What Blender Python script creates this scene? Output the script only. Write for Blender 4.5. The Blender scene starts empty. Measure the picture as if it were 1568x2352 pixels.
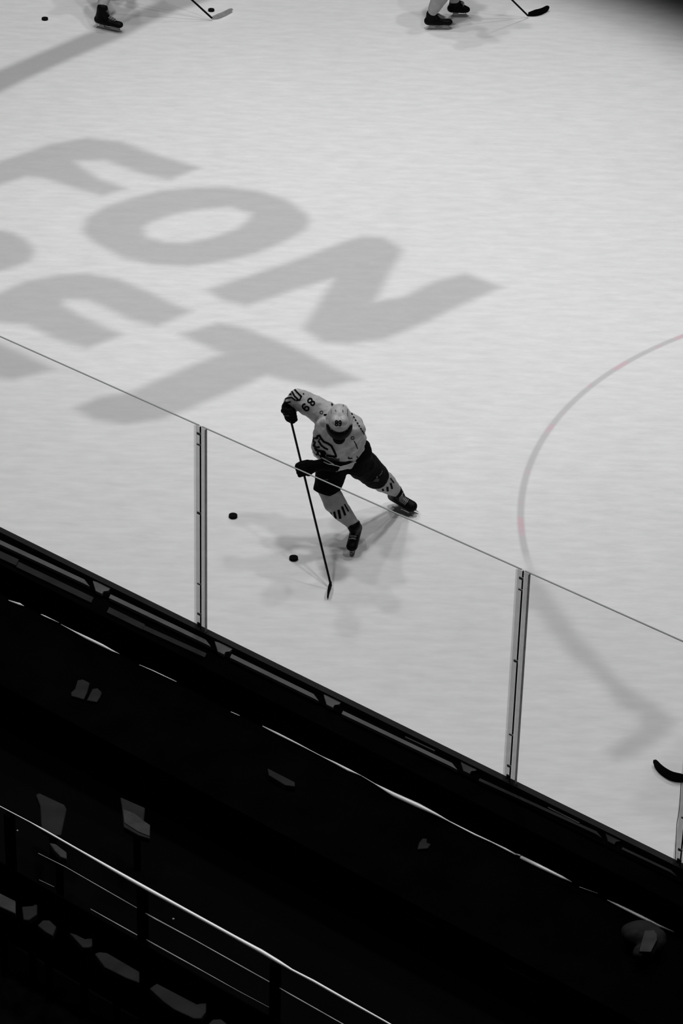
import bpy, bmesh, math, random
import numpy as np
from mathutils import Vector, Matrix, Quaternion, geometry
from mathutils.bvhtree import BVHTree
random.seed(4)
SC = bpy.context.scene
COL = SC.collection

# ------------------------------------------------------------------ camera
W_, H_ = 1568, 2352
FPX = 7022.8
PITCH, ROLL, CH = 0.5567, 0.0269, 14.318
F_ = Vector((0, math.cos(PITCH), -math.sin(PITCH)))
R0 = Vector((1, 0, 0)); U0 = R0.cross(F_)
R_ = R0*math.cos(ROLL) + U0*math.sin(ROLL)
U_ = -R0*math.sin(ROLL) + U0*math.cos(ROLL)
CO = Vector((0, 0, CH))
cd = bpy.data.cameras.new('camera'); cam = bpy.data.objects.new('camera', cd); COL.objects.link(cam)
cd.sensor_fit = 'VERTICAL'; cd.sensor_height = 36; cd.lens = FPX*36/H_
cd.clip_end = 300
m = Matrix((R_, U_, -F_)).transposed().to_4x4(); m.translation = CO
cam.matrix_world = m
SC.camera = cam

# ------------------------------------------------------------------ view, world, lights
SC.view_settings.view_transform = 'Standard'; SC.view_settings.look = 'None'
SC.view_settings.gamma = 1; SC.view_settings.exposure = 0
SC.view_settings.use_curve_mapping = False
w = bpy.data.worlds.new('arena_dark'); SC.world = w; w.use_nodes = True
w.node_tree.nodes['Background'].inputs[0].default_value = (0.8, 0.85, 0.9, 1)
w.node_tree.nodes['Background'].inputs[1].default_value = 0.006

# added unseen spotlights, cones shaped to darken one corner: every cone reaches over the near half of the rink and ends at the same far right line
LAMPS = [((-9, 20, 25), 3400), ((8, 19, 25), 3400), ((-8, 34, 26), 3800), ((9, 33, 26), 3700), ((0, 26, 25), 4600), ((-2, 41, 26), 3500)]
EDGE = Vector((3.45, 34.75, 0)); AIM = Vector((-6.6, 24.2, 0))
l = bpy.data.lights.new('pool_fill_spotlight', 'SPOT'); l.energy = 5200; l.spot_blend = 1; l.shadow_soft_size = 1.5; l.spot_size = math.radians(32)  # added lamp, brightens the middle of the ice
o = bpy.data.objects.new('pool_fill_spotlight', l); COL.objects.link(o); o.location = (1.0, 28.3, 25)
for loc, power in LAMPS:
    l = bpy.data.lights.new('unseen_spotlight', 'SPOT'); l.energy = power; l.spot_blend = .09; l.shadow_soft_size = .75
    L_ = Vector(loc); l.spot_size = 2*(AIM-L_).angle(EDGE-L_)
    o = bpy.data.objects.new('unseen_spotlight', l); COL.objects.link(o); o.location = loc
    o.rotation_euler = (AIM-L_).to_track_quat('-Z', 'Y').to_euler()

# ------------------------------------------------------------------ helpers
def ray(px, py):
    return F_ + R_*((px-W_/2)/FPX) - U_*((py-H_/2)/FPX)
def P(px, py, z=0.0):
    d = ray(px, py); return CO + d*((z-CO.z)/d.z)

def mat(name, col, rough=.6, spec=.3, metal=0.0, noise=0.0, nscale=20, bump=0.0):
    mt = bpy.data.materials.new(name); mt.use_nodes = True
    nt = mt.node_tree; b = nt.nodes['Principled BSDF']
    if not isinstance(col, tuple): col = (col, col, col)
    b.inputs['Base Color'].default_value = (*col, 1)
    b.inputs['Roughness'].default_value = rough
    b.inputs['Specular IOR Level'].default_value = spec
    b.inputs['Metallic'].default_value = metal
    if noise or bump:
        tc = nt.nodes.new('ShaderNodeTexCoord'); n = nt.nodes.new('ShaderNodeTexNoise')
        n.inputs['Scale'].default_value = nscale; n.inputs['Detail'].default_value = 4
        nt.links.new(tc.outputs['Object'], n.inputs['Vector'])
        if noise:
            r = nt.nodes.new('ShaderNodeValToRGB')
            r.color_ramp.elements[0].color = (*[c*(1-noise) for c in col], 1)
            r.color_ramp.elements[1].color = (*[min(1, c*(1+noise)) for c in col], 1)
            r.color_ramp.elements[0].position = .3; r.color_ramp.elements[1].position = .7
            nt.links.new(n.outputs['Fac'], r.inputs[0]); nt.links.new(r.outputs[0], b.inputs['Base Color'])
        if bump:
            bp = nt.nodes.new('ShaderNodeBump'); bp.inputs['Strength'].default_value = bump
            bp.inputs['Distance'].default_value = .01
            nt.links.new(n.outputs['Fac'], bp.inputs['Height']); nt.links.new(bp.outputs[0], b.inputs['Normal'])
    return mt

M = {
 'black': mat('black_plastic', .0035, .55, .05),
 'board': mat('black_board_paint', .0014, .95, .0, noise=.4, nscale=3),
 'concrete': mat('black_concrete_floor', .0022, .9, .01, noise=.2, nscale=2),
 'charcoal': mat('charcoal_rubber', .014, .7, .1, noise=.2, nscale=8),
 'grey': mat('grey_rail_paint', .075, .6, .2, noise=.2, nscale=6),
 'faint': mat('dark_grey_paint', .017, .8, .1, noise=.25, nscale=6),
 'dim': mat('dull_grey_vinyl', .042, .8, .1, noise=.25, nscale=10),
 'metal': mat('bright_glint_metal', 1.0, .42, .8, metal=.12, noise=.05, nscale=30),  # bright base colour carries the highlights of edge and rail
 'dullmetal': mat('dull_thin_metal', .42, .5, .3, noise=.3, nscale=12),
 'edge': mat('polished_glass_edge', (.30, .31, .31), .4, .4),
 'jersey': mat('white_jersey_cloth', .43, .9, .1, noise=.12, nscale=14, bump=.5),
 'pants': mat('black_nylon', .0032, .8, .04, bump=.3, nscale=20),
 'sock': mat('white_knit_sock', .36, .95, .05, noise=.08, nscale=25, bump=.3),
 'darkprint': mat('black_print', .004, .8, .04),
 'greyprint': mat('grey_print', .12, .8, .1),
 'midprint': mat('charcoal_print', .05, .8, .1),
 'whiteprint': mat('white_print', .62, .8, .1),
 'helmet': mat('white_helmet_shell', .44, .35, .3),
 'visor': mat('dark_smoked_visor', .008, .6, .02),
 'seam': mat('dark_joint_seam', .03, .8, .05),
 'skin': mat('skin', (.20, .12, .085), .6, .2),
 'hair': mat('brown_hair', (.02, .013, .01), .7, .1),
 'eye': mat('eye_white', .6, .3, .3),
 'boot': mat('black_skate_boot', .0035, .5, .06),
 'tongue': mat('grey_felt_tongue', .085, .9, .1, noise=.4, nscale=60),
 'lace': mat('pale_lace', .3, .9, .1),
 'holder': mat('pale_blade_holder', .42, .5, .2),
 'steel': mat('steel_runner', .3, .35, .5, metal=.6),
 'glove': mat('black_glove', .0035, .8, .04),
 'shaft': mat('black_composite_shaft', .004, .5, .06),
 'tape': mat('black_cloth_tape', .0035, .9, .03),
 'whitetape': mat('white_cloth_tape', .42, .9, .05, noise=.15, nscale=30),
 'puck': mat('black_rubber_puck', .006, .8, .05),
}

# thin clear sheet: transparent with a weak gloss
def sheet_mat(name, tint, gloss):
    mt = bpy.data.materials.new(name); mt.use_nodes = True; nt = mt.node_tree; nt.nodes.clear()
    o = nt.nodes.new('ShaderNodeOutputMaterial'); mx = nt.nodes.new('ShaderNodeMixShader')
    t = nt.nodes.new('ShaderNodeBsdfTransparent'); g = nt.nodes.new('ShaderNodeBsdfGlossy')
    t.inputs[0].default_value = (*tint, 1); g.inputs[0].default_value = (.9, .9, .9, 1); g.inputs['Roughness'].default_value = .03
    mx.inputs[0].default_value = gloss
    nt.links.new(t.outputs[0], mx.inputs[1]); nt.links.new(g.outputs[0], mx.inputs[2]); nt.links.new(mx.outputs[0], o.inputs[0])
    return mt
M['glass'] = sheet_mat('clear_tempered_glass', (.975, .975, .975), .012)
M['channel'] = sheet_mat('frosted_joint_channel', (.83, .83, .83), .01)

def link(o, parent=None):
    COL.objects.link(o)
    if parent is not None: o.parent = parent
    return o
def tag(o, label=None, cat=None, group=None, kind=None):
    if label: o['label'] = label
    if cat: o['category'] = cat
    if group: o['group'] = group
    if kind: o['kind'] = kind
    return o
def bmobj(name, bm, mt, parent=None, smooth=False):
    me = bpy.data.meshes.new(name); bmesh.ops.recalc_face_normals(bm, faces=bm.faces); bm.to_mesh(me); bm.free()
    if smooth: me.polygons.foreach_set('use_smooth', [True]*len(me.polygons))
    me.materials.append(mt)
    return link(bpy.data.objects.new(name, me), parent)
def empty(name):
    return link(bpy.data.objects.new(name, None))

def prism(bm, pts, up):
    """closed polygon pts (3D) extruded by vector up"""
    a = [bm.verts.new(p) for p in pts]; b = [bm.verts.new(p+up) for p in pts]
    n = len(pts); bm.faces.new(a); bm.faces.new(b[::-1])
    for i in range(n): bm.faces.new((a[i], b[i], b[(i+1) % n], a[(i+1) % n]))
def ringtube(bm, pts, radii, seg=12, flat=None):
    """tube through pts; flat=(axis, ratio) squashes the section along axis"""
    rings = []; n = len(pts); prev = None
    for i, p in enumerate(pts):
        t = (pts[min(i+1, n-1)] - pts[max(i-1, 0)]).normalized()
        if prev is None: a = t.orthogonal().normalized()
        else:
            a = prev - t*prev.dot(t); a = a.normalized() if a.length > 1e-6 else t.orthogonal().normalized()
        prev = a; b = t.cross(a)
        ring = []
        for k in range(seg):
            an = 2*math.pi*k/seg; v = (a*math.cos(an) + b*math.sin(an))*radii[i]
            if flat: v = v - flat[0]*v.dot(flat[0])*(1-flat[1])
            ring.append(bm.verts.new(p+v))
        rings.append(ring)
    for r1, r2 in zip(rings, rings[1:]):
        for k in range(seg): bm.faces.new((r1[k], r1[(k+1) % seg], r2[(k+1) % seg], r2[k]))
    bm.faces.new(rings[0][::-1]); bm.faces.new(rings[-1])
def capsule(bm, p0, p1, r0, r1, flat=None, seg=16):
    d = p1-p0; L = d.length; t = d/L if L > 1e-6 else Vector((0, 0, 1))
    pts, rad = [], []
    for k in range(5):
        a = math.pi/2*(k+.15)/5; pts.append(p0 - t*r0*math.cos(a)); rad.append(r0*math.sin(a))
    for k in range(7):
        s = k/6; pts.append(p0+d*s); rad.append(r0+(r1-r0)*s)
    for k in range(5):
        a = math.pi/2*(5-k-.15)/5; pts.append(p1 + t*r1*math.cos(a)); rad.append(r1*math.sin(a))
    ringtube(bm, pts, rad, seg, flat)
def ellipsoid(bm, c, r, rot=None):
    mt = Matrix.Translation(c) @ (rot.to_4x4() if rot else Matrix()) @ Matrix.Diagonal((*r, 1))
    bmesh.ops.create_icosphere(bm, subdivisions=3, radius=1, matrix=mt)
def bake(o, mods):
    for kind, kw in mods:
        md = o.modifiers.new(kind, kind)
        for k, v in kw.items(): setattr(md, k, v)
    dg = bpy.context.evaluated_depsgraph_get(); dg.update()
    me = bpy.data.meshes.new_from_object(o.evaluated_get(dg)); old = o.data
    mts = list(old.materials); o.modifiers.clear(); o.data = me
    me.materials.clear()
    for x in mts: me.materials.append(x)
    me.polygons.foreach_set('use_smooth', [True]*len(me.polygons))
    return o
tex = bpy.data.textures.new('cloth_folds', 'CLOUDS'); tex.noise_scale = .11; tex.noise_depth = 2
def blob(name, build, mt, parent=None, voxel=.01, smooth=6, folds=0.0):
    bm = bmesh.new(); build(bm); o = bmobj(name, bm, mt, parent)
    mods = [('REMESH', dict(mode='VOXEL', voxel_size=voxel)), ('SMOOTH', dict(iterations=smooth, factor=.5))]
    if folds: mods.append(('DISPLACE', dict(texture=tex, strength=folds, mid_level=.5, texture_coords='GLOBAL')))
    return bake(o, mods)

# ---- prints laid on cloth: traced strokes are cast onto the garment's own surface
def bvh_of(objs):
    vs, fs = [], []
    for o in objs:
        n = len(vs); vs += [v.co.copy() for v in o.data.vertices]; fs += [[i+n for i in p.vertices] for p in o.data.polygons]
    return BVHTree.FromPolygons(vs, fs)
def cast(bvh, x, y, off=.003):
    d = ray(x, y).normalized(); h = bvh.ray_cast(CO, d)
    if h[0] is None: return None
    nrm = h[1] if h[1].dot(d) < 0 else -h[1]
    return h[0] + nrm*off
def print_strokes(name, strokes, bvh, mt, parent, off=.003, each=False):
    if each:
        for st in strokes: print_strokes(name, [st], bvh, mt, parent, off)
        return
    bm = bmesh.new()
    for pts, wd in strokes:
        P2 = [Vector(p) for p in pts]; samp = []
        for a, b in zip(P2, P2[1:]):
            n = max(1, int((b-a).length/1.2))
            for k in range(n): samp.append(a+(b-a)*k/n)
        samp.append(P2[-1]); rows = []
        for i, s in enumerate(samp):
            t = (samp[min(i+1, len(samp)-1)] - samp[max(i-1, 0)]).normalized(); nn = Vector((-t.y, t.x))
            row = []
            for q in (-.5, -.17, .17, .5):
                c = s + nn*wd*q; h = cast(bvh, c.x, c.y, off); row.append(bm.verts.new(h) if h else None)
            rows.append(row)
        for r1, r2 in zip(rows, rows[1:]):
            for k in range(3):
                q = (r1[k], r1[k+1], r2[k+1], r2[k])
                if all(q) and max((a.co-b.co).length for a in q for b in q) < .05: bm.faces.new(q)
    return bmobj(name, bm, mt, parent)
def print_fill(name, polys, bvh, mt, parent, off=.004):
    bm = bmesh.new()
    for pts in polys:
        xs = [p[0] for p in pts]; ys = [p[1] for p in pts]; st = 1.0
        verts = {}
        def inside(x, y):
            c = False; j = len(pts)-1
            for i in range(len(pts)):
                (xi, yi), (xj, yj) = pts[i], pts[j]
                if (yi > y) != (yj > y) and x < (xj-xi)*(y-yi)/(yj-yi)+xi: c = not c
                j = i
            return c
        def gv(i, j):
            if (i, j) not in verts:
                h = cast(bvh, min(xs)+i*st, min(ys)+j*st, off); verts[i, j] = bm.verts.new(h) if h else None
            return verts[i, j]
        for i in range(int((max(xs)-min(xs))/st)+1):
            for j in range(int((max(ys)-min(ys))/st)+1):
                if inside(min(xs)+(i+.5)*st, min(ys)+(j+.5)*st):
                    q = (gv(i, j), gv(i+1, j), gv(i+1, j+1), gv(i, j+1))
                    if all(q) and max((a.co-b.co).length for a in q for b in q) < .05: bm.faces.new(q)
    return bmobj(name, bm, mt, parent)
EIGHT = [[(.5, .52), (.2, .62), (.1, .78), (.25, .95), (.5, 1), (.75, .95), (.9, .78), (.8, .62), (.5, .52), (.15, .4), (.05, .22), (.2, .05), (.5, 0), (.8, .05), (.95, .22), (.85, .4), (.5, .52)]]
NINE = [[(.9, .65), (.8, .5), (.5, .42), (.2, .5), (.08, .7), (.2, .92), (.5, 1), (.8, .92), (.92, .7), (.92, .3), (.8, .08), (.5, 0), (.2, .05), (.08, .2)]]
def number_strokes(cx, cy, dirv, hgt, wdt, gap, stroke):
    d = Vector(dirv).normalized(); up = Vector((d.y, -d.x)); out = []
    for k, G in enumerate((EIGHT, NINE)):
        o = Vector((cx, cy)) + d*((k-.5)*(wdt+gap)) - d*wdt/2 - up*hgt/2
        for s in G: out.append(([tuple(o + d*wdt*x + up*hgt*y) for x, y in s], stroke))
    return out

# ------------------------------------------------------------------ ice sheet
ZB = 1.07
A_ = P(461, 1445, ZB); B_ = P(1170, 1795, ZB)
ux = (B_-A_).normalized(); ux.z = 0; ux.normalize()      # along the boards, to the right
nx = Vector((ux.y, -ux.x, 0))                             # out of the rink, towards the stands
if nx.y > 0: nx = -nx
def BL(s, t, z): return Vector((A_.x, A_.y, 0)) + ux*s + nx*t + Vector((0, 0, z))
def s_of(p): return (p-BL(0, 0, 0)).dot(ux)
def t_of(p): return (p-BL(0, 0, 0)).dot(nx)

LET = [
 ([(-60,398),(0,370),(60,350),(120,330),(200,316),(280,325),(330,345),(370,358),(460,385),(390,413),(340,403),(300,390),(240,368),(172,370),(190,385),(230,412),(290,432),(235,450),(190,438),(150,425),(100,410),(60,405),(0,425),(-60,450)], 1),
 ([(190,525),(200,500),(240,475),(300,455),(370,437),(450,430),(520,429),(600,440),(660,460),(705,490),(713,510),(700,530),(650,557),(590,582),(510,601),(430,612),(350,608),(280,592),(220,560),(195,540)], 1),
 ([(328,525),(345,510),(400,492),(470,480),(530,476),(575,490),(570,505),(540,527),(480,547),(430,556),(380,556),(340,545)], -1),
 ([(-60,530),(0,528),(30,535),(60,550),(80,575),(70,598),(40,612),(0,622),(-60,635)], 1),
 ([(-60,695),(0,672),(60,645),(130,632),(200,628),(270,640),(340,668),(390,694),(442,715),(360,750),(300,735),(240,705),(200,690),(150,688),(145,700),(180,722),(230,745),(282,768),(240,785),(200,800),(130,780),(60,745),(0,740),(-60,752)], 1),
 ([(-60,780),(0,788),(60,815),(125,848),(30,872),(0,868),(-60,856)], 1),
 ([(475,665),(580,630),(700,590),(780,558),(830,542),(880,545),(925,572),(900,620),(862,692),(930,680),(1000,645),(1070,628),(1155,660),(1060,700),(980,740),(880,780),(800,790),(740,785),(695,755),(720,715),(765,640),(680,665),(565,703),(510,690)], 1),
 ([(412,768),(500,741),(560,752),(680,800),(825,872),(740,892),(650,872),(612,862),(540,895),(420,945),(360,965),(290,975),(215,965),(170,938),(230,912),(300,900),(370,868),(450,835),(508,812),(450,785)], 1),
 ([(-80,200),(0,160),(90,122),(170,88),(260,52),(340,15),(400,-10),(520,-60),(600,-60),(480,0),(400,28),(350,50),(290,82),(170,132),(60,182),(0,212),(-80,250)], 1.35),
 ([(1215,1300),(1232,1325),(1290,1402),(1323,1451),(1358,1489),(1400,1538),(1428,1566),(1483,1604),(1522,1629),(1550,1658),(1532,1688),(1490,1716),(1449,1737),(1414,1747),(1388,1726),(1424,1705),(1470,1670),(1466,1643),(1421,1622),(1393,1580),(1351,1538),(1316,1514),(1267,1454),(1229,1402),(1205,1400),(1208,1315)], .75),
 ([(1440,1850),(1480,1790),(1500,1760),(1560,1700),(1640,1700),(1640,1920),(1500,1880)], .35),
]
RING_Y = P(1212, 1300).y - .1
def build_ice():
    xs = np.concatenate([np.linspace(-26, -7, 16)[:-1], np.arange(-7, 8, .045), np.linspace(8, 30, 16)])
    ys = np.concatenate([np.linspace(-6, 15.5, 12)[:-1], np.arange(15.5, 39, .05), np.linspace(39, 60, 12)])
    X, Y = np.meshgrid(xs, ys); nxv, nyv = len(xs), len(ys)
    paint = np.zeros(X.shape)
    for poly, wt in LET:
        g = np.array([P(x, y)[:2] for x, y in poly])
        lo = g.min(0)-.4; hi = g.max(0)+.4
        i0, i1 = np.searchsorted(xs, [lo[0], hi[0]]); j0, j1 = np.searchsorted(ys, [lo[1], hi[1]])
        x = X[j0:j1, i0:i1]; y = Y[j0:j1, i0:i1]
        d = np.full(x.shape, 1e9); ins = np.zeros(x.shape, bool)
        for k in range(len(g)):
            a, b = g[k-1], g[k]; e = b-a
            t = np.clip(((x-a[0])*e[0]+(y-a[1])*e[1])/(e@e), 0, 1)
            d = np.minimum(d, np.hypot(x-a[0]-t*e[0], y-a[1]-t*e[1]))
            with np.errstate(divide='ignore', invalid='ignore'):
                c = ((a[1] > y) != (b[1] > y)) & (x < (b[0]-a[0])*(y-a[1])/(b[1]-a[1])+a[0])
            ins ^= c
        sd = np.where(ins, d, -d); v = np.clip(sd/.16+.5, 0, 1); v = v*v*(3-2*v)
        sub = paint[j0:j1, i0:i1]
        paint[j0:j1, i0:i1] = np.maximum(sub, v*wt) if wt > 0 else sub*(1-v)
    co = np.stack([X, Y, np.zeros_like(X)], -1).reshape(-1, 3)
    idx = np.arange(nxv*nyv).reshape(nyv, nxv)
    q = np.stack([idx[:-1, :-1], idx[:-1, 1:], idx[1:, 1:], idx[1:, :-1]], -1).reshape(-1, 4)
    me = bpy.data.meshes.new('floor'); me.vertices.add(len(co)); me.vertices.foreach_set('co', co.ravel())
    me.loops.add(q.size); me.loops.foreach_set('vertex_index', q.ravel())
    me.polygons.add(len(q)); me.polygons.foreach_set('loop_start', np.arange(0, q.size, 4)); me.update(calc_edges=True)
    at = me.attributes.new('paint', 'FLOAT', 'POINT'); at.data.foreach_set('value', paint.ravel())
    return me
def ice_mat():
    mt = bpy.data.materials.new('painted_ice'); mt.use_nodes = True; nt = mt.node_tree; L = nt.links.new
    b = nt.nodes['Principled BSDF']; N = nt.nodes.new
    def mth(op, a, c=None, clamp=False):
        n = N('ShaderNodeMath'); n.operation = op; n.use_clamp = clamp
        for i, v in enumerate((a, c)):
            if v is None: continue
            if isinstance(v, (int, float)): n.inputs[i].default_value = v
            else: L(v, n.inputs[i])
        return n.outputs[0]
    def mix(f, c1, c2):
        n = N('ShaderNodeMix'); n.data_type = 'RGBA'
        if isinstance(f, float): n.inputs[0].default_value = f
        else: L(f, n.inputs[0])
        for s, c in ((6, c1), (7, c2)):
            if isinstance(c, tuple): n.inputs[s].default_value = (*c, 1)
            else: L(c, n.inputs[s])
        return n.outputs[2]
    geo = N('ShaderNodeNewGeometry'); pos = geo.outputs['Position']
    def noise(scale, sx, sy, det=3):
        mp = N('ShaderNodeMapping'); mp.inputs['Scale'].default_value = (sx, sy, 1); L(pos, mp.inputs[0])
        n = N('ShaderNodeTexNoise'); n.inputs['Scale'].default_value = scale; n.inputs['Detail'].default_value = det
        L(mp.outputs[0], n.inputs['Vector']); return n.outputs['Fac']
    streak = noise(3.2, 1, 3.6, 5); big = noise(.35, 1, .6, 2); fine = noise(14, 1, 3, 2)
    v = mth('ADD', mth('MULTIPLY', mth('SUBTRACT', streak, .5), .23), mth('MULTIPLY', mth('SUBTRACT', big, .5), .08))
    v = mth('ADD', v, mth('MULTIPLY', mth('SUBTRACT', fine, .5), .08))
    white = mth('ADD', v, .80)
    cw = N('ShaderNodeCombineColor')
    for i in range(3): L(white, cw.inputs[i])
    att = N('ShaderNodeAttribute'); att.attribute_name = 'paint'
    k = mth('SUBTRACT', 1.0, mth('MULTIPLY', att.outputs['Fac'], mth('ADD', .27, mth('MULTIPLY', streak, .08))))
    sc = N('ShaderNodeVectorMath'); sc.operation = 'SCALE'; L(cw.outputs[0], sc.inputs[0]); L(k, sc.inputs[3])
    # face-off circle, five centimetres wide, worn red
    sub = N('ShaderNodeVectorMath'); sub.operation = 'DISTANCE'; L(pos, sub.inputs[0]); sub.inputs[1].default_value = (6.156, 22.876, 0)
    dd = mth('ABSOLUTE', mth('SUBTRACT', sub.outputs['Value'], 4.57))
    ring = mth('SUBTRACT', 1.0, mth('MULTIPLY', mth('SUBTRACT', dd, .018), 40), True)
    red = mth('MULTIPLY', mth('SUBTRACT', noise(2.3, 1, 1, 2), .50), 12, True)
    rc = mix(red, (.50, .49, .50), (.62, .40, .46))
    sxyz = N('ShaderNodeSeparateXYZ'); L(pos, sxyz.inputs[0]); worn = mth('MULTIPLY', mth('SUBTRACT', sxyz.outputs['Y'], RING_Y), 3, True)
    L(mix(mth('MULTIPLY', mth('MULTIPLY', ring, .65), worn), sc.outputs[0], rc), b.inputs['Base Color'])
    b.inputs['Roughness'].default_value = .32; b.inputs['Specular IOR Level'].default_value = .25
    bp = N('ShaderNodeBump'); bp.inputs['Strength'].default_value = .12; bp.inputs['Distance'].default_value = .01
    L(streak, bp.inputs['Height']); L(bp.outputs[0], b.inputs['Normal'])
    return mt
me = build_ice(); me.materials.append(ice_mat())
ice = link(bpy.data.objects.new('floor', me))
tag(ice, 'white ice with faded grey painted letters, a line and a thin red circle', 'ice', kind='structure')

# ------------------------------------------------------------------ stands: floor, riser
def slabline(name, s0, s1, t0, t1, z0, z1, mt, parent=None):
    bm = bmesh.new(); prism(bm, [BL(s0, t0, z0), BL(s1, t0, z0), BL(s1, t1, z0), BL(s0, t1, z0)], Vector((0, 0, z1-z0)))
    return bmobj(name, bm, mt, parent)
SL, SR = -7.5, 9.5
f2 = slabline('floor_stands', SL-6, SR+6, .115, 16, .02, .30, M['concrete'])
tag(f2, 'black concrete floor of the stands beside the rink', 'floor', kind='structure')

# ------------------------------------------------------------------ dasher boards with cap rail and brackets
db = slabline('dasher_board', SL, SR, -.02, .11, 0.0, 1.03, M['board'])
tag(db, 'long black dasher board running below the glass', 'board')
cap = slabline('cap_rail', SL, SR, -.035, .022, 1.03, ZB, M['charcoal'], db)
cap['label'] = 'charcoal top rail'
def quadline(a, b, wpx):
    a = Vector(a); b = Vector(b); t = (b-a).normalized(); n = Vector((-t.y, t.x))*wpx/2
    return [tuple(a+n), tuple(b+n), tuple(b-n), tuple(a-n)]
def slab_px(name, pts, z, th, mt, parent=None):
    bm = bmesh.new(); prism(bm, [P(x, y, z) for x, y in pts], Vector((0, 0, -th))); return bmobj(name, bm, mt, parent)
led = slabline('ledge', SL, SR, .11, .30, .80, 1.01, M['board'], db)
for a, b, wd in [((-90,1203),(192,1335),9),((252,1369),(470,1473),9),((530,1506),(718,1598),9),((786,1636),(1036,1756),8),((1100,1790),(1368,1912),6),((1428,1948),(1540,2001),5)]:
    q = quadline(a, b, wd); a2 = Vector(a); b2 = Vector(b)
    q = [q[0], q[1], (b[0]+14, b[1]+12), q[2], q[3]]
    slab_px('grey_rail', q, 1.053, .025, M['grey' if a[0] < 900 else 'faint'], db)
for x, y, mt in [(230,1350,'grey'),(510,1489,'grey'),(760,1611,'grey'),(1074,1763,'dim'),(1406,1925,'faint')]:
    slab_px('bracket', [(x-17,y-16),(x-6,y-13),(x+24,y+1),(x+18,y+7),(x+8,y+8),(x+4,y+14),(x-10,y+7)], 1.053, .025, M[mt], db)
for a, b, wd in [((-90,1232),(40,1292),15),((40,1296),(212,1378),13),((248,1400),(330,1440),13),((330,1441),(472,1505),10)]:
    slab_px('kick_strip', quadline(a, b, wd), 1.03, .02, M['faint'], db)
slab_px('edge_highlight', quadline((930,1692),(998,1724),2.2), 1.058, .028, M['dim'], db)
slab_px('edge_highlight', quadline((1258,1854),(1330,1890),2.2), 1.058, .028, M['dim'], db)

# ------------------------------------------------------------------ glass panels and their joints
GH = 1.817
sA = 0.0; sB = s_of(B_); sC = s_of(P(1566, 1984, ZB)) ; print('posts at', sA, sB, sC)
joints = [SL, sA, sB, sC, SR]
glab = ['clear glass panel left of the leftmost joint', 'clear glass panel between the two full joints, in front of the skater',
        'clear glass panel right of the second joint, over the wide grey stripe', 'clear glass panel beyond the joint at the right picture edge']
for i in range(4):
    s0, s1 = joints[i]+.045, joints[i+1]-.045
    if i == 0: s0 = joints[0]
    if i == 3: s1 = joints[4]
    g = slabline('safety_glass', s0-.03, s1+.03, -.006, .006, ZB, ZB+GH-.004, M['glass'])
    tag(g, glab[i], 'glass', 'tempered glass panels above the boards')
    e = slabline('top_edge', s0-.03, s1+.03, -.006, .006, ZB+GH-.004, ZB+GH, M['edge'], g); e['label'] = 'pale grey polished edge'
plab = ['grey glass joint with dark seam, left of the skater', 'grey glass joint with dark seam, right of the skater', 'grey glass joint cut by the right picture edge']
for i, s in enumerate((sA, sB, sC)):
    g = slabline('glass_joint', s-.052, s-.006, -.016, -.0065, ZB, ZB+GH-.01, M['channel'])
    tag(g, plab[i], 'glass joint', 'joints between the glass panels')
    slabline('channel', s+.006, s+.052, -.016, -.0065, ZB, ZB+GH-.01, M['channel'], g)
    slabline('channel', s-.052, s-.006, .0065, .016, ZB, ZB+GH-.01, M['channel'], g)
    slabline('channel', s+.006, s+.052, .0065, .016, ZB, ZB+GH-.01, M['channel'], g)
    slabline('seam', s-.004, s+.003, -.006, .006, ZB, ZB+GH-.01, M['seam'], g)
    slabline('edge_line', s+.0525, s+.0545, -.012, .012, ZB, ZB+GH-.012, M['dullmetal'], g)
    for zc, hh in ((GH-.07, .02), (GH-.16, .012), (GH*.58, .02), (.42, .012), (.14, .02), (.03, .04)):
        slabline('clip', s-.016, s+.018, .0165, .024, ZB+zc, ZB+zc+hh, M['edge' if zc > .1 else 'midprint'], g)
bm = bmesh.new(); zs = [(1563.5, 1795, 1.74), (1562, 1830, 1.62), (1558.5, 1868, 1.47), (1553.5, 1893, 1.37), (1553, 1915, 1.28), (1551, 1945, 1.17), (1550, 1978, 1.09)]
ringtube(bm, [P(x, y, z) for x, y, z in zs], [.0022]*7, 8)
tag(bmobj('sealing_cord', bm, M['midprint']), 'thin dark cord hanging beside the joint at the right picture edge', 'cord')

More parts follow.
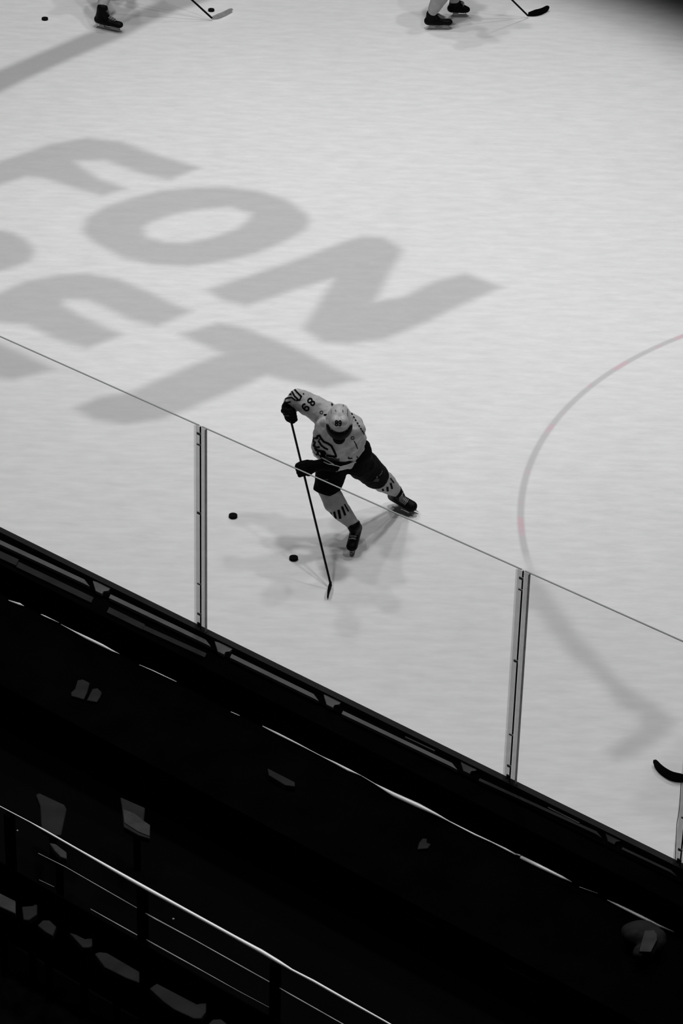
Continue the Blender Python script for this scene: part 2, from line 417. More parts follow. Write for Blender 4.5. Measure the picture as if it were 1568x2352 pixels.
# ------------------------------------------------------------------ bench and railing in the dark stands
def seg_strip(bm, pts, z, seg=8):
    """pts = (px, py, width px): a metal streak whose width swells and tapers like its highlight"""
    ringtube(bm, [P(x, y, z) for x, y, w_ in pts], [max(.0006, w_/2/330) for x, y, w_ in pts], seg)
def rail_line(x0, y0, x1, y1, z, r, name, parent, mt):
    bm = bmesh.new(); ringtube(bm, [P(x0, y0, z), P(x1, y1, z)], [r, r], 10); return bmobj(name, bm, mt, parent, True)
ZN = .785
tb = .34
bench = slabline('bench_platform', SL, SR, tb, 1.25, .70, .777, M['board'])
tag(bench, 'long black platform right behind the boards with bright glints shaped along its edge', 'platform')
for s in np.arange(SL+.6, SR, 1.6): slabline('leg', s, s+.06, tb+.06, tb+.84, .30, .70, M['board'], bench)
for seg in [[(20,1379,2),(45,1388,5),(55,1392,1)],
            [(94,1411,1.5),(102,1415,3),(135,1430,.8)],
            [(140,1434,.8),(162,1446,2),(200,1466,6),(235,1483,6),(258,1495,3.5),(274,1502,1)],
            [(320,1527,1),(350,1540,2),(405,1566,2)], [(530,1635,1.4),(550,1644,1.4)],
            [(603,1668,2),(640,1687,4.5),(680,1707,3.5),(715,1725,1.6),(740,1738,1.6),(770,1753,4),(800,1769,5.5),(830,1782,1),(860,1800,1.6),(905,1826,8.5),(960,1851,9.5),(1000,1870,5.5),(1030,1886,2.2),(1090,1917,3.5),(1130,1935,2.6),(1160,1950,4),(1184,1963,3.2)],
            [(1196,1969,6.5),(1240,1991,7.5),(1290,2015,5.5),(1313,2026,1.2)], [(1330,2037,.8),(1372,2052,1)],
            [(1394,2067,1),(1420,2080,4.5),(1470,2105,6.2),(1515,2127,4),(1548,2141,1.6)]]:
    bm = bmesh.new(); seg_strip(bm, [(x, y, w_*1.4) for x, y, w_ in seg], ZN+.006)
    bmobj('edge_glint', bm, M['metal'], bench, True)['label'] = 'bright glint modelled on the platform edge'  # each tapered piece stands in for a highlight on the platform edge
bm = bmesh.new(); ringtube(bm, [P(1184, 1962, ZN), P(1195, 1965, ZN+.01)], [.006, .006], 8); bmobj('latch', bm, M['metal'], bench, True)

ZR = 1.45
tr = t_of(P(500, 2132, ZR)); print('rail t', tr, t_of(P(150, 1935, ZR)))
rl = empty('guard_railing'); rl.location = BL(0, tr, .30)
tag(rl, 'dark guard railing with bright top rail and three thin lower rails', 'railing')
def rel(o): return o
bm = bmesh.new(); seg_strip(bm, [(-60,1818,1.5),(0,1852,2.2),(70,1889,2.6),(105,1909,5),(180,1952,5),(300,2021,9),(350,2049,9.5),(420,2087,8),(480,2120,8),(540,2153,8),(600,2186,10),(640,2210,9),(670,2228,5.5),(720,2254,6.5),(790,2294,6.5),(880,2344,4.5),(960,2390,4.5)], ZR)  # rail radius swells where its highlights fall
bmobj('top_rail', bm, M['metal'], rl, True)['label'] = 'bright metal top rail, thicker where it glints'
def at_plane(px, py, t):
    d = ray(px, py); k = (t-(CO-BL(0, 0, 0)).dot(nx))/d.dot(nx); return CO+d*k
for segs in ([[(88,1960,1.2),(150,1991,1.6),(318,2088,2.4)], [(333,2098,4),(450,2161,2.4),(626,2260,3)], [(642,2270,3),(790,2354,2.4),(860,2396,2.4)]],
             [[(90,2021,1),(124,2037,1)], [(208,2088,1.4),(318,2150,3.2)], [(336,2159,3.2),(450,2222,2.4),(545,2275,1),(622,2316,1)]],
             [[(262,2178,1),(319,2206,1.8)], [(336,2218,3),(396,2252,1)]]):
    for sg in segs:
        bm = bmesh.new(); ringtube(bm, [at_plane(x, y, tr) for x, y, w_ in sg], [w_/2/330 for x, y, w_ in sg], 8)
        bmobj('lower_rail', bm, M['dullmetal'], rl, True)
for px, py in ((325, 2036), (633, 2206), (20, 1864), (941, 2380)):
    s = s_of(P(px, py, ZR)); slabline('post', s-.025, s+.025, tr-.03, tr+.03, .30, ZR-.02, M['board'], rl)
slabline('kick_panel', SL, SR, tr+.035, tr+.045, .32, 1.0, M['board'], rl)
for x, y, r in ((330,2069,3),(398,2111,2.6),(635,2240,2.6),(629,2242,1.6),(40,1908,2.2),(33,1906,1.4)):
    bm = bmesh.new(); c = at_plane(x, y, tr-.05); ellipsoid(bm, c, (r/330,)*3); bmobj('bolt', bm, M['dullmetal'], rl, True)
# farther right: strips standing in for highlights of a long rail
for seg, lb in (([(904,2083,1),(950,2106,3),(985,2123,3.4),(1001,2133,1)], 'upper left of two short thin highlight strips on the black floor'),
                ([(1139,2208,1),(1180,2229,3),(1215,2246,3.2),(1242,2260,1)], 'lower right of two short thin highlight strips on the black floor')):
    bm = bmesh.new(); seg_strip(bm, seg, .303); tag(bmobj('highlight_strip', bm, M['dullmetal'], None, True), lb, 'highlight strip', 'highlight strips on the floor')
bm = bmesh.new(); seg_strip(bm, [(886,2095,1),(890,2097,3),(894,2098,1)], .303); tag(bmobj('floor_bolt', bm, M['dullmetal'], None, True), 'tiny bright bolt left of the upper thin floor strip', 'bolt')

def pad(name, pts, z, th, mt, label, cat, group=None):
    bm = bmesh.new(); prism(bm, [P(x, y, z) for x, y in pts], Vector((0, 0, -th))); o = bmobj(name, bm, M[mt])
    o = bake(o, [('BEVEL', dict(width=.006, segments=2))])
    for p in o.data.polygons: p.use_smooth = False
    return tag(o, label, cat, group)
# bench things
pad('glove_pair', [(163,1590),(172,1582),(178,1562),(190,1560),(206,1568),(200,1590),(192,1606),(180,1602),(164,1598)], .80, .023, 'faint', 'dim grey square pad on the dark platform near the upper left', 'pad')
bpy.data.objects['glove_pair'].name = 'floor_pad'
pad('floor_pad', [(199,1608),(212,1582),(224,1580),(234,1590),(230,1600),(222,1612)], .80, .023, 'faint', 'smaller dim grey pad right of the square one', 'pad')
pad('step_block', [(614,1764),(677,1796),(677,1806),(655,1803),(617,1780)], .82, .043, 'faint', 'dark grey wedge-shaped block on the platform below the bright edge', 'block')
pad('floor_pad', [(958,1950),(962,1935),(970,1925),(980,1926),(980,1935),(989,1938),(982,1948)], .80, .023, 'faint', 'tiny dim grey pad under the brightest streak', 'pad')
def seat(pts, z, mt, label, extra=None):
    th = z-.30
    bm = bmesh.new(); prism(bm, [P(x, y, z) for x, y in pts], Vector((0, 0, -.05))); o = bmobj('seat_back', bm, M[mt])
    o = bake(o, [('BEVEL', dict(width=.008, segments=2))])
    for p in o.data.polygons: p.use_smooth = False
    c = sum((P(x, y, z) for x, y in pts), Vector())/len(pts)
    bm = bmesh.new(); prism(bm, [c+Vector((a, b, -.05)) for a, b in ((-.025, -.025), (.025, -.025), (.025, .025), (-.025, .025))], Vector((0, 0, -(th-.05))))
    bmobj('stand', bm, M['concrete'], o)
    if extra: slab_px('panel', extra, z+.006, .006, M['dim'], o)
    return tag(o, label, 'seat')
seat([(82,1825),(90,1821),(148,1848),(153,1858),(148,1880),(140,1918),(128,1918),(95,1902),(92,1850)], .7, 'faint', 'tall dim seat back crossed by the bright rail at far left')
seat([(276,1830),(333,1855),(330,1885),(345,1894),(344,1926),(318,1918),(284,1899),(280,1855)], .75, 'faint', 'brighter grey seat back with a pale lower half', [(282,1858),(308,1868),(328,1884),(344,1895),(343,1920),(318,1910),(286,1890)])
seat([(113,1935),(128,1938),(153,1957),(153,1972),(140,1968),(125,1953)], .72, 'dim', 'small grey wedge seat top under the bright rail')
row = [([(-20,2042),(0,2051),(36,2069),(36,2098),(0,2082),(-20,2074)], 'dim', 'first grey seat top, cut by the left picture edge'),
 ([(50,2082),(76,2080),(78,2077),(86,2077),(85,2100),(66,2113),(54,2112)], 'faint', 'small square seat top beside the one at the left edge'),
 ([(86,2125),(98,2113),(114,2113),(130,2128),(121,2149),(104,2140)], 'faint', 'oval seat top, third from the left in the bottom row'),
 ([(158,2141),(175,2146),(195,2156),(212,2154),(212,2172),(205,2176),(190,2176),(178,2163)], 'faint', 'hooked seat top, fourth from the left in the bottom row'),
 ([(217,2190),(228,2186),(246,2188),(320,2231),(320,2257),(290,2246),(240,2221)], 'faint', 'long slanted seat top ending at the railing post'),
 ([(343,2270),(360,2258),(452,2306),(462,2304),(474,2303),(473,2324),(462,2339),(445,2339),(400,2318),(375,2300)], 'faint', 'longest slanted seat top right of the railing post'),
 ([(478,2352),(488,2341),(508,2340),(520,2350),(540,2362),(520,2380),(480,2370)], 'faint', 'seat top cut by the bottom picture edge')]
for pts, mt, lb in row:
    o = seat(pts, .95, mt, lb); o['group'] = 'seat tops along the bottom left'
# knit cap at lower right
def capb(bm):
    c = P(1472, 2145, .875); ellipsoid(bm, c, (.14, .12, .085)); ellipsoid(bm, P(1500, 2160, .872), (.09, .11, .08))
    ellipsoid(bm, P(1478, 2188, .858), (.075, .07, .065))
o = blob('equipment_bag', capb, M['faint'], None, .012, 5, .03); tag(o, 'dim grey rounded bag on the dark platform at lower right', 'bag')
slab_px('pocket', [(1481,2137),(1507,2137),(1508,2158),(1494,2186),(1468,2185),(1474,2160)], .955, .02, M['dim'], o)['label'] = 'slightly paler flap'

# ------------------------------------------------------------------ pucks
def puck(px, py, label, ang=0):
    c = P(px, py, .0127); bm = bmesh.new(); bmesh.ops.create_cone(bm, cap_ends=True, segments=40, radius1=.0381, radius2=.0381, depth=.0254, matrix=Matrix.Translation(c))
    o = bmobj('hockey_puck', bm, M['puck']); bake(o, [('BEVEL', dict(width=.0025, segments=2, limit_method='ANGLE'))])
    for p in o.data.polygons: p.use_smooth = False
    return tag(o, label, 'puck', 'hockey pucks on the ice')
puck(535, 1185, 'black puck behind the glass, higher and left of the other one near the skater')
puck(674, 1282, 'black puck closest to the skater\'s stick blade')
puck(103, 43, 'black puck alone in the top left corner')
puck(485, 23, 'black puck lying at the grey taped blade at the top')

# ------------------------------------------------------------------ sticks
def stick(top, heel, blade_pts, label, blade_mat='tape', bh=.072, knob=True):
    root = empty('hockey_stick'); root.location = (heel.x, heel.y, 0); tag(root, label, 'hockey stick', 'hockey sticks')
    d = (heel-top).normalized(); side = d.cross(Vector((0, 0, 1))).normalized(); oth = d.cross(side)
    bm = bmesh.new(); a, b = .0075, .0105
    prism(bm, [top+side*a*x+oth*b*y for x, y in ((-1, -.7), (-.7, -1), (.7, -1), (1, -.7), (1, .7), (.7, 1), (-.7, 1), (-1, .7))], heel-top)
    bmobj('shaft', bm, M['shaft'], root)
    if knob:
        bm = bmesh.new(); capsule(bm, top, top+d*.09, .021, .018); bmobj('knob', bm, M['tape'], root, True)
    # blade: a curved tapering board standing on the ice
    bm = bmesh.new(); n = len(blade_pts); rows = []
    up = Vector((0, 0, 1))
    for i, p in enumerate(blade_pts):
        t = (blade_pts[min(i+1, n-1)]-blade_pts[max(i-1, 0)]).normalized(); nn = t.cross(up).normalized()
        f = i/(n-1); hh = bh*(.62+.55*min(1, f*3)) * (1 if f < .8 else 1-.9*((f-.8)/.2)**2*.45)
        lift = .028*max(0, (f-.82)/.18)**2
        z0 = Vector((p.x, p.y, .003+lift)); th = .006
        rows.append([bm.verts.new(z0-nn*th), bm.verts.new(z0+nn*th), bm.verts.new(z0+nn*th*.8+up*(hh-lift)), bm.verts.new(z0-nn*th*.8+up*(hh-lift))])
    for r1, r2 in zip(rows, rows[1:]):
        for k in range(4): bm.faces.new((r1[k], r1[(k+1) % 4], r2[(k+1) % 4], r2[k]))
    bm.faces.new(rows[0][::-1]); bm.faces.new(rows[-1])
    bmobj('blade', bm, M[blade_mat], root)
    return root
def curve_pts(pxs, n=14, z=.003):
    g = [P(x, y, z) for x, y in pxs]; out = []
    for k in range(n):
        f = k/(n-1)*(len(g)-1); i = min(int(f), len(g)-2); u = f-i
        p0, p1, p2, p3 = g[max(i-1, 0)], g[i], g[i+1], g[min(i+2, len(g)-1)]
        out.append(.5*((2*p1)+(p2-p0)*u+(2*p0-5*p1+4*p2-p3)*u*u+(3*p1-p0-3*p2+p3)*u**3))
    return out

# ------------------------------------------------------------------ people
def hand(bm, h, ax, wrist, s=1.0, base=.026):
    """closed hand round a shaft through h along ax: palm, four unequal fingers, thumb"""
    ax = ax.normalized(); back = (wrist-h); back = (back-ax*back.dot(ax))
    back = back.normalized() if back.length > 1e-4 else ax.orthogonal().normalized()
    sd = ax.cross(back); R = base+.012*s
    palm = h+back*R
    for o in (-.03, 0, .03): capsule(bm, palm+ax*o+sd*.01, wrist*.35+(palm+ax*o*.6)*.65, .021*s, .023*s)
    capsule(bm, palm, wrist, .03*s, .03*s)
    for k, (o, ln, r) in enumerate(((-.042, 2.9, .0125), (-.015, 3.3, .0135), (.013, 3.1, .013), (.04, 2.6, .0115))):
        pts = [h+ax*o+(back*math.cos(a)+sd*math.sin(a))*R for a in [ln*q/6+.25 for q in range(7)]]
        for a, b in zip(pts, pts[1:]): capsule(bm, a, b, r*s, r*s*.97, seg=10)
    pts = [palm-ax*.05+back*.012, h-ax*.058+back*.005-sd*R, h-ax*.05-back*R*.8-sd*R*.5]
    capsule(bm, pts[0], pts[1], .017*s, .015*s, seg=10); capsule(bm, pts[1], pts[2], .015*s, .013*s, seg=10)

def skate(heel, toe, ank, knee, root, tilt=None):
    """heel, toe: points at sole level; ank: top of the collar"""
    up = tilt or Vector((0, 0, 1)); fw = (toe-heel).normalized(); sd = fw.cross(up).normalized(); upn = sd.cross(fw)
    if upn.z < 0: upn = -upn
    def b(bm):
        capsule(bm, heel+upn*.045, heel+fw*.15+upn*.035, .052, .05)
        capsule(bm, heel+fw*.12+upn*.035, toe-fw*.045+upn*.03, .05, .051, (upn, .78))
        capsule(bm, heel+fw*.02+upn*.05, ank, .052, .06)
        capsule(bm, heel+fw*.13+upn*.055, ank+fw*.03, .035, .045)
        tp = (ank-heel).normalized()
        capsule(bm, heel-fw*.0+upn*.09, ank-fw*.035+tp*.05, .034, .016)
    bt = blob('skate', b, M['boot'], root, .008, 3)
    # tongue with laces
    sh = (ank-heel).normalized()
    t0 = toe-fw*.09+upn*.072; t1 = heel+fw*.125+upn*.098; t2 = ank+fw*.064-sh*.01
    bm = bmesh.new(); ringtube(bm, [t0, t0*.5+t1*.5, t1, t1*.5+t2*.5, t2], [.018, .024, .026, .027, .02], 12); bmobj('tongue', bm, M['tongue'], bt, True)
    bm = bmesh.new()
    for k in range(7):
        f = k/6; c = t0+(t1-t0)*min(1, f*1.6) if f < .62 else t1+(t2-t1)*(f-.62)/.38*.7
        out = (upn*.6+fw*.4).normalized()
        ringtube(bm, [c-sd*.03+out*.012, c+out*.032+fw*.004, c+sd*.03+out*.012], [.003]*3, 6)
    bmobj('laces', bm, M['lace'], bt)
    # white holder with two pillars, steel runner
    bm = bmesh.new(); zs = heel.z
    a = heel+fw*.015; c = toe-fw*.03
    dn = -upn*.052
    for p, q in ((heel+fw*.02, heel+fw*.085), (heel+fw*.17, toe-fw*.045)):
        prism(bm, [p-sd*.018, q-sd*.018, q+sd*.018, p+sd*.018], dn*.72)
    prism(bm, [a-sd*.008+dn*.6, c-sd*.008+dn*.6, c+sd*.008+dn*.6, a+sd*.008+dn*.6], dn*.3)
    bmobj('blade_holder', bm, M['holder'], bt)
    bm = bmesh.new(); prism(bm, [a-sd*.002-fw*.01+dn*.85, c-sd*.002+fw*.02+dn*.85, c+sd*.002+fw*.02+dn*.85, a+sd*.002-fw*.01+dn*.85], dn*.38)
    bmobj('runner', bm, M['steel'], bt)
    return bt

def person(J, label, sleeve_r=1.0):
    """J: joints in world space"""
    g = lambda k: J[k]
    side = (g('shR')-g('shL')).normalized(); spine = (g('neck')-g('pel')).normalized(); front = J['front'].normalized()
    hd = g('head'); hf = J['look'].normalized(); hu = J['headup']-hf*J['headup'].dot(hf); hu.normalize(); hs = hf.cross(hu)
    HR = Matrix((hs, hf, hu)).transposed()
    def body(bm):
        ellipsoid(bm, hd+hu*.02-hf*.01, (.075, .096, .105), HR)                 # skull
        ellipsoid(bm, hd-hu*.055+hf*.03, (.055, .06, .06), HR)                 # jaw
        capsule(bm, hd+hf*.093+hu*.012, hd+hf*.112-hu*.022, .009, .014)         # nose
        capsule(bm, hd+hf*.084-hu*.056-hs*.02, hd+hf*.084-hu*.056+hs*.02, .008, .008)  # lips
        for s in (-1, 1): ellipsoid(bm, hd+hs*s*.078-hf*.01, (.012, .02, .032), HR)    # ears
        capsule(bm, hd-hu*.06-hf*.02, g('neck'), .055, .062)
        pel = g('pel'); nk = g('neck'); mid = pel*.5+nk*.5
        capsule(bm, pel, mid, .13, .125, (front, .75)); capsule(bm, mid, nk-spine*.08, .125, .13, (front, .75))
        for s in 'LR':
            capsule(bm, nk-spine*.05, g('sh'+s), .06, .06)
            capsule(bm, g('sh'+s), g('el'+s), .055, .042); capsule(bm, g('el'+s), g('wr'+s), .042, .028)
            capsule(bm, pel, g('hip'+s), .1, .1); capsule(bm, g('hip'+s), g('kn'+s), .095, .06)
            capsule(bm, g('kn'+s), g('an'+s), .058, .042); capsule(bm, g('an'+s), g('heel'+s)+Vector((0, 0, .04)), .04, .034)
            capsule(bm, g('heel'+s)+Vector((0, 0, .035)), g('toe'+s)*.85+g('heel'+s)*.15+Vector((0, 0, .03)), .032, .028)
            hand(bm, g('hand'+s), J['ax'], g('wr'+s), .72, .016)
    root = blob('person', body, M['skin'], None, .008, 2)
    tag(root, label, 'person', 'hockey players on the ice')
    for s in (-1, 1):
        bm = bmesh.new(); ellipsoid(bm, hd+hf*.08+hs*s*.031+hu*.012, (.013, .01, .009), HR); bmobj('eye', bm, M['eye'], root, True)
    blob('hair', lambda bm: ellipsoid(bm, hd+hu*.02-hf*.02, (.082, .1, .095), HR), M['hair'], root, .01, 1)
    # helmet shell with ridges
    def helm(bm):
        ellipsoid(bm, hd+hu*.045-hf*.012, (.104, .135, .108), HR)
        capsule(bm, hd+hu*.06-hf*.1-hs*.03, hd+hu*.115+hf*.06-hs*.03, .04, .045); capsule(bm, hd+hu*.06-hf*.1+hs*.03, hd+hu*.115+hf*.06+hs*.03, .04, .045)
        for s in (-1, 1): capsule(bm, hd+hs*s*.088+hu*.03-hf*.03, hd+hs*s*.088-hu*.045-hf*.02, .03, .022)
    hel = blob('helmet', helm, M['helmet'], root, .007, 3)
    # cut the shell open over the face
    bm = bmesh.new(); bm.from_mesh(hel.data)
    kill = [v for v in bm.verts if ((v.co-hd).dot(hf) > .03 and (v.co-hd).dot(hu) < .035) or (v.co-hd).dot(hu) < -.07]
    bmesh.ops.delete(bm, geom=kill, context='VERTS'); bm.to_mesh(hel.data); bm.free()
    bm = bmesh.new(); rows = []
    for zz, rr in ((.045, .96), (.0, .99), (-.05, .97), (-.085, .8)):
        rows.append([bm.verts.new(hd+hu*zz+hs*math.sin(a)*.115*rr+hf*(math.cos(a)*.15*rr-.01)) for a in np.linspace(-1.25, 1.25, 17)])
    for r1, r2 in zip(rows, rows[1:]):
        for k in range(16): bm.faces.new((r1[k], r1[k+1], r2[k+1], r2[k]))
    vz = bmobj('visor', bm, M['visor'], hel, True); bake(vz, [('SOLIDIFY', dict(thickness=.004))])
    bm = bmesh.new()
    ringtube(bm, [hd+hs*a*.1-hu*.04*k-hu*.118*(1-k)+hf*.04*(1-k) for a, k in ((1, 1), (.72, .4), (0, 0), (-.72, .4), (-1, 1))], [.006]*5, 8)
    bmobj('chin_strap', bm, M['darkprint'], hel, True)
    blob('neck_guard', lambda bm: capsule(bm, hd-hu*.1-hf*.01, hd-hu*.125+hf*.075, .068, .056), M['darkprint'], root, .01, 2)
    # jersey
    def jer(bm):
        pel = g('pel'); nk = g('neck')
        hem = pel-spine*J.get('hem', .03)
        capsule(bm, hem, hem*.55+nk*.45, .235, .225, (front, .72)); capsule(bm, hem*.6+nk*.4, nk-spine*.11, .22, .188, (front, .8))
        capsule(bm, g('shL')-spine*.03, g('shR')-spine*.03, .10, .10)
        for s in 'LR':
            capsule(bm, nk-spine*.05, g('sh'+s), .09, .108)
            capsule(bm, g('sh'+s), g('el'+s), .118*sleeve_r, .085*sleeve_r); capsule(bm, g('el'+s), g('el'+s)*(1-J.get('slv'+s, .7))+g('wr'+s)*J.get('slv'+s, .7), .085*sleeve_r, .066*sleeve_r)
    je = blob('jersey', jer, M['jersey'], root, .011, 5, .045)
    def pan(bm):
        pel = g('pel')
        capsule(bm, g('hipL')+spine*.06, g('hipR')+spine*.06, .15, .15)
        for s in 'LR':
            capsule(bm, pel, g('hip'+s), .15, .15); capsule(bm, g('hip'+s), g('kn'+s)+(g('kn'+s)-g('hip'+s)).normalized()*.01, J.get('rhip', .145), J.get('rknee'+s, .118))
    pa = blob('pants', pan, M['pants'], root, .011, 4, .025)
    for s in 'LR':                                     # the trouser legs end in a flat open hem above the sock
        n = (g('kn'+s)-g('hip'+s)).normalized(); pt = g('kn'+s)+n*.045
        bm = bmesh.new(); bm.from_mesh(pa.data)
        vv = {v for v in bm.verts if (v.co-g('kn'+s)).length < .22 and (v.co-g('kn'+s)).dot(n) > -.05}
        geom = [f for f in bm.faces if all(v in vv for v in f.verts)]
        geom += list({e for f in geom for e in f.edges}) + list({v for f in geom for v in f.verts})
        bmesh.ops.bisect_plane(bm, geom=geom, plane_co=pt, plane_no=n, clear_outer=True)
        hole = [e for e in bm.edges if e.is_boundary]; bmesh.ops.holes_fill(bm, edges=hole)
        bm.to_mesh(pa.data); bm.free()
    socks, skates, gloves = {}, {}, {}
    for s in 'LR':
        def sk(bm, s=s):
            kn, an = g('kn'+s), g('an'+s); mid = kn*.6+an*.4+J.get('calf'+s, Vector()); d = (an-kn).normalized()
            capsule(bm, kn, mid, .092, .1); capsule(bm, mid, an, .1, .056)
        socks[s] = blob('sock', sk, M['sock'], root, .009, 4, .015)
        skates[s] = skate(g('heel'+s), g('toe'+s), g('an'+s), g('kn'+s), root, J.get('up'+s))
        def gl(bm, s=s):
            h, wr, el = g('hand'+s), g('wr'+s), g('el'+s)
            hand(bm, h, J['ax'], wr, 1.75, .02); d = (el-wr).normalized()
            capsule(bm, wr, wr+d*J.get('cuff'+s, .085), J.get('cuffr'+s, .06), J.get('cuffr'+s, .07))
            capsule(bm, h*.4+wr*.6, wr, .06, .06)
        gloves[s] = blob('glove', gl, M['glove'], root, .006, 2)
    return dict(root=root, jersey=je, pants=pa, socks=socks, skates=skates, gloves=gloves, helmet=hel, J=J)

# --- the skater in the middle
toeH = P(760, 1346, .03)
topS = P(664, 950, 1.22)
ax = (toeH-topS).normalized()
def on_stick(px, py):
    best = min((abs((CO+0*ax).x-0), 0) for _ in (0,)) ; r = None; bd = 1e9
    for k in range(0, 400):
        q = topS+(toeH-topS)*k/400; v = q-CO
        x = W_/2+FPX*v.dot(R_)/v.dot(F_); y = H_/2-FPX*v.dot(U_)/v.dot(F_)
        e = abs(y-py)
        if e < bd: bd = e; r = q
    return r
hR = on_stick(664, 956); hL = on_stick(692, 1079)
J = dict(ax=ax, pel=P(779, 1040, .86), neck=P(777, 960, 1.25), head=P(779, 971, 1.35),
 front=Vector((-.05, -.75, -.45)), look=Vector((.02, -1, -.55)), headup=Vector((0, -.35, 1)),
 shL=P(809, 986, 1.15), elL=P(798, 1056, .84), handL=hL, wrL=P(714, 1072, hL.z+.02),
 shR=P(743, 950, 1.21), elR=P(684, 914, 1.34), handR=hR, wrR=P(662, 936, hR.z+.03),
 hipR=P(770, 1050, .80), knR=P(751, 1118, .54), anR=P(812, 1207, .23), heelR=P(818, 1222, .062), toeR=P(806, 1268, .062), calfR=Vector((-.03, 0, 0)), upL=Vector((.1, -.8, .6)),
 hipL=P(816, 1053, .80), knL=P(862, 1092, .50), anL=P(908, 1127, .20), heelL=P(907, 1143, .075), toeL=P(957, 1171, .062),
 hem=-.075, cuffR=.05, slvR=.75, slvL=.55, cuffL=.1, cuffrL=.05)
J['neckb'] = J['neck']
main = person(J, 'skater in white jersey 89 leaning forward with stick, the only whole person', 1.0)
stick(topS-ax*.05, toeH, curve_pts([(760, 1346), (757, 1356), (754, 1366), (752, 1377)]), 'black stick in both gloves of the leaning skater in the middle')

C2 = lambda x, y: (620+x/6.03, 870+y/6.03)
C3 = lambda x, y: (660+x/4.9, 1000+y/4.9)
jb = bvh_of([main['jersey']]); hb = bvh_of([main['helmet']]); pb = bvh_of([main['pants']])
def S2(lst): return [([C2(*p) for p in pts], w_/6.03) for pts, w_ in lst]
def S3(lst): return [([C3(*p) for p in pts], w_/4.9) for pts, w_ in lst]
print_strokes('sleeve_digit', number_strokes(708, 929.5, (-13, 13), 17, 11.5, 6.5, 3.6), jb, M['darkprint'], main['jersey'], each=True)
print_strokes('cuff_stripe', S2([([(340,150),(400,215),(435,245),(405,300)],22),([(295,160),(340,240),(395,295),(360,300)],22),([(205,275),(300,258),(355,300)],20),([(210,335),(290,318)],20),([(205,380),(245,390)],18),([(255,210),(300,215)],22),([(370,190),(425,250)],12),([(455,205),(470,215)],18)]), jb, M['darkprint'], main['jersey'], each=True)
ring = lambda cx, cy, rx, ry: [(cx+rx*math.cos(a), cy+ry*math.sin(a)) for a in np.linspace(0, 6.3, 15)]
print_strokes('shoulder_mark', S2([(ring(712,466,22,20),9),([(745,500),(790,505)],26),([(845,350),(870,365)],18),([(855,335),(855,380)],12),(ring(1143,820,20,20),9),([(1160,860),(1185,900),(1210,970)],13)]), jb, M['darkprint'], main['jersey'], each=True)
print_strokes('back_mark', S2([([(1130+dx*.85-8,488+dx*1.25*1.1-10),(1130+dx*.85+10,488+dx*1.25*1.1+12)],17) for dx in (0,32,62,92,120,148,172)]+[([(1290,738),(1302,775)],12)]), jb, M['darkprint'], main['jersey'], each=True)
print_strokes('chest_emblem', S2([([(655,835),(655,795),(685,785),(710,830),(745,870),(800,895),(850,930),(880,985),(905,1040),(915,1075),(850,1075),(780,1060)],29),
  ([(650,825),(600,820),(592,865),(625,880),(605,925),(640,950),(690,945)],27),([(625,950),(640,985),(680,1000),(750,1010),(770,1050)],32),([(680,870),(710,920),(760,960),(805,980)],24),([(690,830),(670,870),(700,890)],16),([(640,1040),(700,1070),(770,1065)],32)]), jb, M['darkprint'], main['jersey'])
print_fill('emblem_patch', [[C2(*p) for p in [(640,985),(700,985),(755,1000),(775,1040),(750,1065),(665,1055)]]], jb, M['darkprint'], main['jersey'])
print_fill('sleeve_band', [[(738,1052),(752,1050),(775,1060),(792,1062),(812,1058),(800,1066),(781,1071),(775,1082),(745,1086),(736,1078)]], bvh_of([main['jersey'], main['pants']]), M['darkprint'], main['jersey'], .004)
print_strokes('emblem_highlight', S2([([(690,1015),(698,1050)],16)]), jb, M['whiteprint'], main['jersey'], .006)
print_strokes('sleeve_stripe', S2([([(690,1085),(800,1105),(900,1120),(960,1130)],24),([(880,1150),(960,1165),(1040,1165),(1120,1145)],26),([(1090,1080),(1085,1105),(1140,1100)],14),([(1200,1075),(1215,1095)],16)]), bvh_of([main['jersey'], main['pants']]), M['darkprint'], main['jersey'], each=True)
print_strokes('sleeve_grey_stripe', S2([([(760,1105),(860,1125),(960,1115)],16),([(880,1095),(960,1130)],18)]), bvh_of([main['jersey'], main['pants']]), M['midprint'], main['jersey'], .005, each=True)
print_strokes('hem_piping', S2([([(590,1010),(640,1060),(720,1140),(800,1175),(880,1190),(970,1215),(1060,1190),(1190,1150)],12),([(720,1095),(820,1150),(880,1185)],11),([(600,1050),(660,1085)],14)]), bvh_of([main['jersey'], main['pants']]), M['whiteprint'], main['jersey'], .007, each=True)
print_strokes('digit', number_strokes(776.5, 972, (1, 0), 11.5, 6.2, 1.6, 2.9), hb, M['darkprint'], main['helmet'], .002, each=True)
print_strokes('vent', S2([([(905,430),(915,455)],12),([(1003,430),(1012,465)],12),([(1070,420),(1072,520)],10),([(1010,355),(1015,385)],12),([(850,430),(848,480)],7)]), hb, M['greyprint'], main['helmet'], .002, each=True)
for s, st in (('R', [([(640,775),(685,855)],14),([(612,800),(650,900)],24),([(575,838),(595,938)],28),([(525,858),(545,938)],24),([(487,865),(497,890)],9)]),
              ('L', [([(1155,480),(1195,535)],14),([(1158,535),(1176,602)],22),([(1122,578),(1127,628)],24),([(1070,600),(1078,625)],22)])):
    print_strokes('ankle_stripe', S3(st), bvh_of([main['socks'][s]]), M['darkprint'], main['socks'][s], each=True)
print_strokes('thigh_logo', S3([([(1065,395),(1055,425),(1030,452)],9),([(1000,460),(1010,475)],14)]), pb, M['greyprint'], main['pants'])
print_fill('thigh_logo', [[C3(*p) for p in [(955,518),(995,478),(1035,492),(1015,518)]]], pb, M['midprint'], main['pants'])
print_strokes('thigh_text', S3([([(415,498),(460,495)],16)]), pb, M['midprint'], main['pants'])
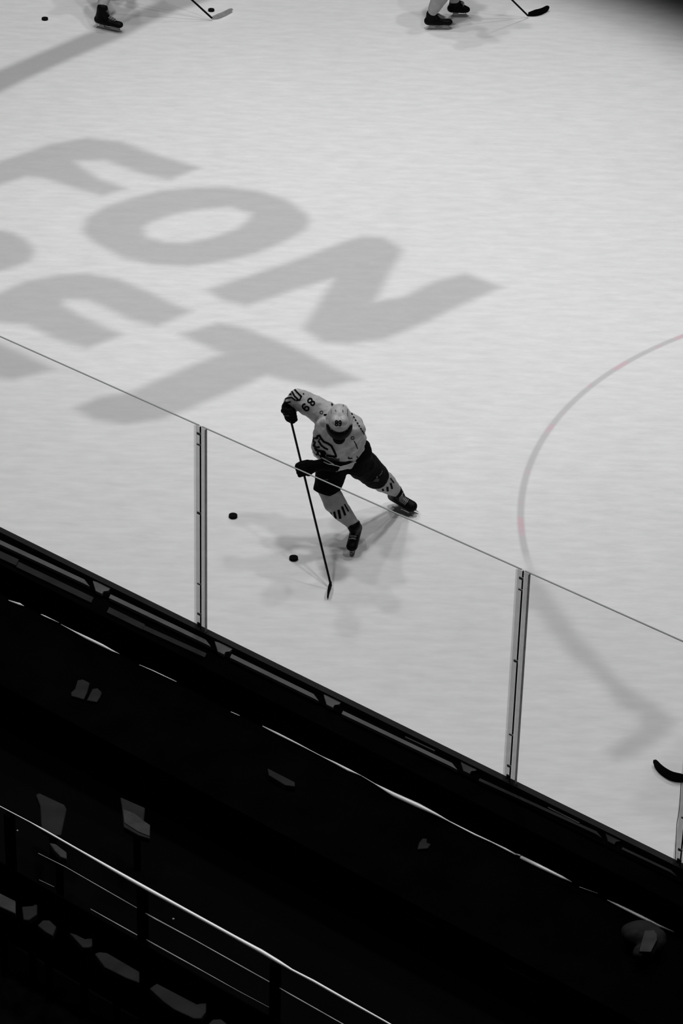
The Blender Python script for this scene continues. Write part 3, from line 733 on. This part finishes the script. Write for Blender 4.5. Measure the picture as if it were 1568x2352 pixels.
print_strokes('glove_stitching', S2([([(150,465),(180,495),(210,510),(260,515)],8)]), bvh_of([main['gloves']['R']]), M['greyprint'], main['gloves']['R'])

# --- generic upright skater for those the frame cuts off
def pose(hl, tl, hr, tr_, fwd, heel_s, lean=.28, look=None):
    """heels/toes given; hips above and between, hands on a stick whose blade heel is heel_s"""
    fwd = fwd.normalized(); sd = Vector((fwd.y, -fwd.x, 0)); Z = Vector((0, 0, 1))     # sd = his right
    base = (hl+tl+hr+tr_)/4; base.z = 0
    pel = base-fwd*.16+Z*.92; neck = pel+fwd*lean+Z*.44; head = neck+fwd*.09+Z*.15
    top = pel+fwd*.16+sd*.30+Z*.24
    a = (heel_s-top).normalized()
    hR_ = top+a*.08; hL_ = top+a*.5
    shL, shR = neck-sd*.19-Z*.05, neck+sd*.19-Z*.05
    elL = (shL+hL_)/2-sd*.09-fwd*.03-Z*.05; elR = (shR+hR_)/2+sd*.12-fwd*.08
    J = dict(ax=a, pel=pel, neck=neck, head=head, front=fwd-Z*.3, look=fwd-Z*.4, headup=Z, shL=shL, shR=shR, elL=elL, elR=elR, handL=hL_, handR=hR_,
      wrL=hL_+(elL-hL_).normalized()*.1, wrR=hR_+(elR-hR_).normalized()*.1, hipL=pel-sd*.1-Z*.05, hipR=pel+sd*.1-Z*.05)
    for s, h, t in (('L', hl, tl), ('R', hr, tr_)):
        J['heel'+s] = h; J['toe'+s] = t; f = (t-h).normalized()
        J['an'+s] = h+f*.03+Z*.13; hip = J['hip'+s]; J['kn'+s] = (hip+J['an'+s])/2+fwd*.13
    return J, top-a*.05
hl = P(226, 52, .062)
J1, top1 = pose(P(262, -62, .062), P(312, -52, .062), hl, P(281, 64, .062), Vector((.9, -.35, 0)), P(487, 42, .03))
J1['anR'] = P(234, 18, .27); J1['knR'] = (J1['hipR']+J1['anR'])/2+Vector((.1, -.04, 0))
p1 = person(J1, 'skater at the top left of whom only one skate and lower leg show')
stick(top1, P(487, 42, .03), curve_pts([(487, 44), (500, 43), (515, 37), (534, 27)]), 'stick at the top with pale grey taped blade beside a puck', 'whitetape', .055)
J2, top2 = pose(P(1036, 27, .062), P(1078, 27, .062), P(983, 56, .062), P(1038, 56, .062), Vector((.97, -.12, 0)), P(1210, 36, .03))
p2 = person(J2, 'skater at the top of whom two black skates and white socks show')
stick(top2, P(1212, 36, .03), curve_pts([(1212, 37), (1228, 37), (1244, 33), (1260, 24)]), 'black stick blade on the ice at top right beside the two-skate skater')
heel3 = P(1590, 1788, .03)
J3, top3 = pose(P(1745, 1640, .062), P(1700, 1700, .062), P(1850, 1600, .062), P(1800, 1665, .062), Vector((-.55, -.8, 0)), heel3)
p3 = person(J3, 'skater beyond the right picture edge holding the cut-off stick')
stick(top3, heel3, curve_pts([(1590, 1790), (1565, 1796), (1540, 1792), (1515, 1776), (1500, 1757)]), 'black stick blade entering behind the glass at the right picture edge')

# ------------------------------------------------------------------ origins: each thing at its own base
bpy.context.view_layer.update()
def recenter(o, pc):
    c = pc.copy()
    if o.type == 'MESH' and len(o.data.vertices):
        vs = np.empty(len(o.data.vertices)*3); o.data.vertices.foreach_get('co', vs); vs = vs.reshape(-1, 3)
        lo, hi = vs.min(0), vs.max(0); c = Vector(((lo[0]+hi[0])/2, (lo[1]+hi[1])/2, lo[2]))
        if o.name == 'floor': c = Vector((0, 0, 0))
        vs -= np.array(c); o.data.vertices.foreach_set('co', vs.ravel()); o.data.update()
    elif o.type == 'EMPTY': c = o.location.copy()
    o.location = c-pc
    for ch in o.children: recenter(ch, c)
for o in [o for o in SC.objects if o.parent is None and o.type in ('MESH', 'EMPTY')]: recenter(o, Vector((0, 0, 0)))
